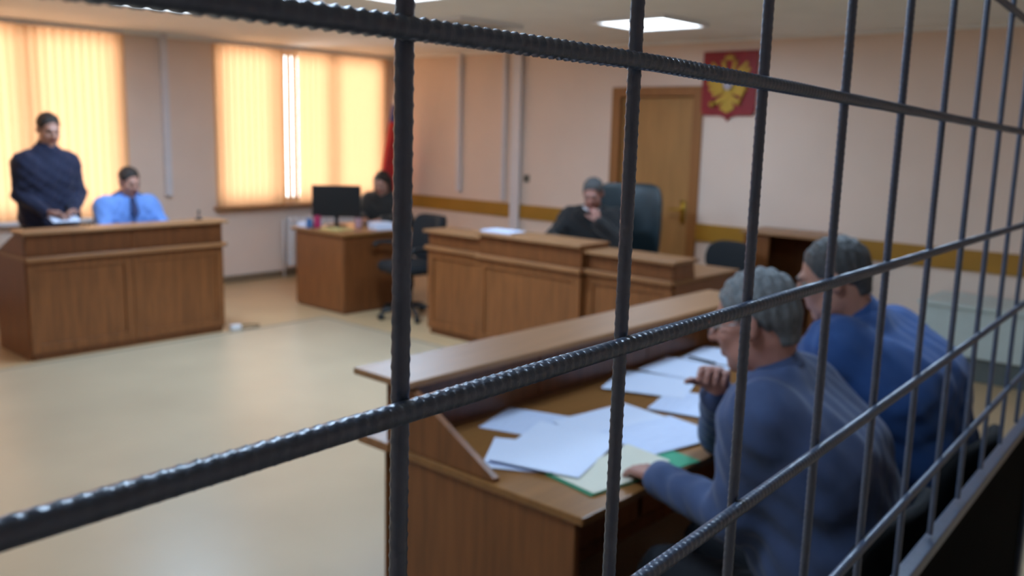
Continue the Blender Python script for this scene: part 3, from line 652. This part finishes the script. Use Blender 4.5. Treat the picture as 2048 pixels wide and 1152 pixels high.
    if J.get('vneck'):
        vd = J['vneck']; Gm.cap(A('nk')+bf*.12+np.array([0, 0, .02]), A('nk')+bf*.19-np.array([0, 0, vd]), .055, .010, k=.008, op='s')
    sdf_obj(top_name, Gm, top_m, t, org); del Gm
    if J.get('vneck'):
        Sh = Field(*bounds(J, ['nk', 'ch', 'shL', 'shR'], .2), res); bodyprims(Sh, J, e=.006, arms='', k=.04); Sh.cut(A('ch')-np.array([0, 0, .05]), (0, 0, -1)); Sh.cap(A('nk')+nkd*.09, A('nk')+nkd*.2, .085, k=.01, op='s'); sdf_obj('shirt', Sh, collar or shirtW, t, org)
    # collar band
    cl = MB(); ax = nkd; e1 = N(np.cross(ax, (0.3, .2, .1))); e2 = np.cross(ax, e1); ctr = A('nk')+ax*.028-org
    cl.grid(lambda a, b: tuple(ctr+(.066*S+.010*b)*(math.cos(2*math.pi*a)*e1+math.sin(2*math.pi*a)*e2)*1.02+ax*(.022-.034*b)), 28, 4); cl.grid(lambda a, b: tuple(ctr+(.062*S+.008*b)*(math.cos(-2*math.pi*a)*e1+math.sin(-2*math.pi*a)*e2)*1.02+ax*(.022-.034*b)), 28, 4)
    cl.build('collar', collar or top_m, t, smooth=True)
    # trousers, shoes
    Tr = Field(*bounds(J, ['pel', 'hipL', 'hipR', 'knL', 'knR', 'anL', 'anR'], .2), max(res, .009))
    bodyprims(Tr, J, e=.014, wr=.004, torso=False, arms='', legs=True, k=.03); hx = N(A('hipR')-A('hipL')); Tr.cap(A('pel')-hx*.1, A('pel')+hx*.1, .128, k=.05); Tr.cut((0, 0, min(A('anL')[2], A('anR')[2])-.02), (0, 0, -1))
    sdf_obj('trousers', Tr, legs_m or trousersM, t, org); del Tr
    for sd in 'LR':
        an = A('an'+sd); ft = N(J.get('ft'+sd, J.get('ft', (0, 1, 0)))); b = an-np.array([0, 0, an[2]-.05]); Z = Field(b-.25, b+.25, .01)
        Z.cap(b-ft*.045, b+ft*.14-np.array([0, 0, .01]), .046, .036, k=.02); Z.cap(b-ft*.02+np.array([0, 0, .05]), b, .048, k=.03); Z.cut((0, 0, .004), (0, 0, -1)); sdf_obj('shoe', Z, shoeM, t, org)
    if extras: extras(t, org, J)
    return t
# grey-suited man, nearest, seated at the near desk
m1 = dict(pel=(2.24, .80, .52), ch=(2.19, .89, .90), nk=(2.115, .98, 1.125), hd=(2.085, 1.03, 1.262), hf=(-.16, .93, -.26), hu=(0, 0, 1), hs=1.06, w=1.12, belly=.03,
          shL=(1.965, .945, 1.05), shR=(2.33, 1.01, 1.045), elL=(1.955, .99, .785), wrL=(2.035, 1.265, .795), elR=(2.42, 1.29, .815), wrR=(2.21, 1.19, 1.02),
          hL=((.35, .9, -.10), (.1, 0, -1), (.9, -.35, 0), (.35, .4, .45, .5)), hR=((-.55, -.18, .75), (-.7, -.5, -.5), (-.2, .85, -.1), (.75, .8, .85, .9)),
          hipL=(2.10, .80, .50), hipR=(2.32, .82, .50), knL=(2.08, 1.24, .50), knR=(2.36, 1.26, .50), anL=(2.08, 1.22, .09), anR=(2.38, 1.24, .09), ft=(0, 1, 0), bf=(-.1, 1, 0), vneck=.14)
def ex1(t, org, J):
    c = np.array(J['hd'])-org; r, f, u = head_frame(J); S = J['hs']
    g = MB(); P = lambda a, b, z: c+S*(a*r+b*f+z*u)
    for q in (-1, 1): g.tube([P(q*.033+.02*math.cos(x), .106-.006*abs(math.cos(x)), .004+.016*math.sin(x)) for x in np.linspace(0, 2*math.pi, 15)], .0018, 6); g.tube([P(q*.053, .100, .008), P(q*.075, .05, .008), P(q*.078, -.005, .006)], .002, 6)
    g.tube([P(-.013, .107, .006), P(.013, .107, .006)], .0018, 6); g.build('glasses', chrome, t, smooth=True)
    for sd in 'LR':
        a = np.array(J['wr'+sd])-org; b = np.array(J['el'+sd])-org; v = N(b-a); MB().tube([a+v*.012, a+v*.045], [.036, .038], 16).build('shirt_cuff', shirtW if sd == 'L' else cuffM, t, smooth=True)
build_person(m1, 'grey haired person in a slate grey suit at the near desk, hand to mouth', grey_suit, 'jacket', hairG, res=.0055, skin_m=skinR, extras=ex1, tw=.0035)
m2 = dict(pel=(2.90, .82, .52), ch=(2.84, .90, .96), nk=(2.755, 1.02, 1.175), hd=(2.695, 1.085, 1.30), hf=(-.30, .90, -.32), hs=1.03, w=1.12, belly=.02,
          shL=(2.62, 1.03, 1.10), shR=(3.00, 1.01, 1.09), elL=(2.62, 1.22, .87), wrL=(2.80, 1.42, .80), elR=(3.12, 1.20, .84), wrR=(3.00, 1.44, .80),
          hL=((.55, .8, -.1), (0, 0, -1), (.8, -.5, 0), (.3, .35, .4, .4)), hR=((-.4, .9, -.1), (0, 0, -1), (-.9, -.4, 0), (.3, .35, .4, .4)),
          hipL=(2.80, .82, .50), hipR=(3.02, .83, .50), knL=(2.80, 1.26, .50), knR=(3.06, 1.27, .50), anL=(2.78, 1.24, .09), anR=(3.08, 1.25, .09), ft=(0, 1, 0), bf=(-.2, 1, 0), vneck=.14)
build_person(m2, 'person in a blue suit seated beyond the grey suited one at the near desk', blue_suit, 'jacket', hairDG, res=.0065, skin_m=skin, tw=.004)
vg = 'black visitor chairs behind the near desk'
visitor_chair((2.20, .90, 0), 0, 'black visitor chair under the grey suited person', .5, vg); visitor_chair((2.91, .92, 0), 0, 'black visitor chair under the blue suited person', .5, vg)
# standing man in navy
st = dict(pel=(2.94, 7.66, .95), ch=(2.925, 7.64, 1.27), nk=(2.925, 7.60, 1.50), hd=(2.935, 7.565, 1.645), hf=(.02, -.92, -.32), hs=1.03, w=.92,
          shL=(3.09, 7.62, 1.375), shR=(2.76, 7.62, 1.375), elL=(3.165, 7.62, 1.13), wrL=(3.03, 7.42, 1.0), elR=(2.71, 7.62, 1.13), wrR=(2.83, 7.42, 1.0),
          hL=((-.8, -.6, -.1), (0, .3, -1), (0, -.7, .4), (.5, .55, .6, .6)), hR=((.8, -.6, -.1), (0, .3, -1), (0, -.7, .4), (.5, .55, .6, .6)),
          hipL=(3.04, 7.66, .90), hipR=(2.84, 7.66, .90), knL=(3.05, 7.64, .50), knR=(2.83, 7.64, .50), anL=(3.05, 7.68, .09), anR=(2.83, 7.68, .09), ft=(0, -1, 0), bf=(0, -1, 0))
build_person(st, 'standing person in a navy sweater behind the left counter desk', navy, 'sweater', hairD, res=.008, tw=.005, e=.013)
hp = MB(); hp.box((-.105, -.07, 0), (.105, .07, .003)); ho = hp.build('paper_sheet', paper, loc=(2.93, 7.36, .955)); ho.rotation_euler = (math.radians(18), 0, 0); tag(ho, 'small white paper held low by the standing person in navy', 'paper')
# officer seated
of = dict(pel=(3.58, 7.80, .50), ch=(3.58, 7.74, .84), nk=(3.585, 7.66, 1.075), hd=(3.585, 7.61, 1.215), hf=(.12, -.9, -.32), hs=1.0, w=1.0,
          shL=(3.775, 7.67, 1.0), shR=(3.395, 7.67, 1.0), elL=(3.86, 7.52, .80), wrL=(3.68, 7.36, .79), elR=(3.31, 7.52, .80), wrR=(3.50, 7.36, .79),
          hL=((-.8, -.5, -.05), (0, 0, -1), (-.3, -.8, 0), (.2, .25, .3, .3)), hR=((.8, -.5, -.05), (0, 0, -1), (.3, -.8, 0), (.2, .25, .3, .3)),
          hipL=(3.68, 7.80, .49), hipR=(3.48, 7.80, .49), knL=(3.69, 7.42, .49), knR=(3.47, 7.42, .49), anL=(3.69, 7.46, .09), anR=(3.47, 7.46, .09), ft=(0, -1, 0), bf=(0, -1, 0))
def exo(t, org, J):
    for sd in 'LR':
        s_ = np.array(J['sh'+sd])-org; n_ = np.array(J['nk'])-org; v = N(s_-n_); p = n_*.42+s_*.58; M = Matrix.Translation(Vector(p+np.array([0, 0, .078])))
        a, b = p-v*.055+np.array([0, 0, .082]), p+v*.065+np.array([0, 0, .062]); y = np.array([0, .026, 0]); q = np.array([0, 0, .008])
        MB().prism([a-y, b-y, b+y, a+y], tuple(q)).build('epaulette', epaul, t, bevel=.002)
    n_ = np.array(J['nk'])-org; MB().prism([n_+np.array(v) for v in ((-.02, -.085, .012), (.02, -.085, .012), (.032, -.14, -.11), (0, -.145, -.16), (-.032, -.14, -.11))], (0, -.012, -.002)).build('tie', epaul, t, bevel=.003)
build_person(of, 'person in a light blue uniform shirt seated behind the left counter desk', shirtB, 'shirt', hairD, res=.008, extras=exo, tw=.004)
visitor_chair((3.58, 7.78, 0), math.pi, 'black visitor chair under the person in the light blue shirt')
# clerk
ckp = dict(pel=(6.28, 7.42, .50), ch=(6.22, 7.37, .80), nk=(6.16, 7.33, 1.03), hd=(6.115, 7.30, 1.16), hf=(-.75, -.45, -.35), hs=.97, w=.88,
          shL=(6.27, 7.18, .965), shR=(6.10, 7.47, .965), elL=(6.11, 7.03, .79), wrL=(5.91, 7.06, .80), elR=(5.98, 7.49, .79), wrR=(5.86, 7.28, .80),
          hL=((-.9, .2, -.1), (0, 0, -1), (.2, .9, 0), (.3, .3, .35, .35)), hR=((-.6, -.7, -.1), (0, 0, -1), (.6, -.7, 0), (.3, .3, .35, .35)),
          hipL=(6.33, 7.33, .49), hipR=(6.24, 7.50, .49), knL=(5.98, 7.14, .49), knR=(5.90, 7.32, .49), anL=(6.0, 7.14, .09), anR=(5.93, 7.32, .09), ft=(-.85, -.5, 0), bf=(-.85, -.5, 0), vneck=.13)
build_person(ckp, 'long haired person in a dark jacket seated behind the monitor', dkjack, 'jacket', hairD, res=.008, hair_len=.10, tw=.003)
visitor_chair((6.27, 7.42, 0), math.radians(120), 'black visitor chair under the long haired clerk')
# judge
jd = dict(pel=(6.42, 4.77, 0.52), ch=(6.34, 4.74, 0.84), nk=(6.26, 4.69, 1.06), hd=(6.215, 4.645, 1.215), hf=(-.80, -.38, -.42), hs=1.06, w=1.15, belly=.03,
          shL=(6.36, 4.485, 0.99), shR=(6.24, 4.895, 0.98), elL=(6.22, 4.33, 0.79), wrL=(6.12, 4.51, 0.99), elR=(6.02, 4.94, 0.8), wrR=(5.86, 4.71, 0.8),
          hL=((-.05, .35, .9), (.6, .5, 0), (-.5, .4, 0), (.7, .75, .8, .85)), hR=((-.6, -.8, -.05), (0, 0, -1), (-.6, .6, 0), (.3, .3, .35, .4)),
          hipL=(6.46, 4.68, 0.5), hipR=(6.38, 4.89, 0.5), knL=(6.06, 4.57, 0.5), knR=(6, 4.79, 0.5), anL=(6.08, 4.57, 0.09), anR=(6.03, 4.79, 0.09), ft=(-.95, -.3, 0), bf=(-.95, -.3, 0), skirted=(-.2, -.05, -.25))
build_person(jd, 'grey haired person in a black robe seated behind the judge bench, hand at chin', robe, 'robe', hairDG, res=.008, skin_m=skinR, collar=shirtW, e=.028, tw=.006)
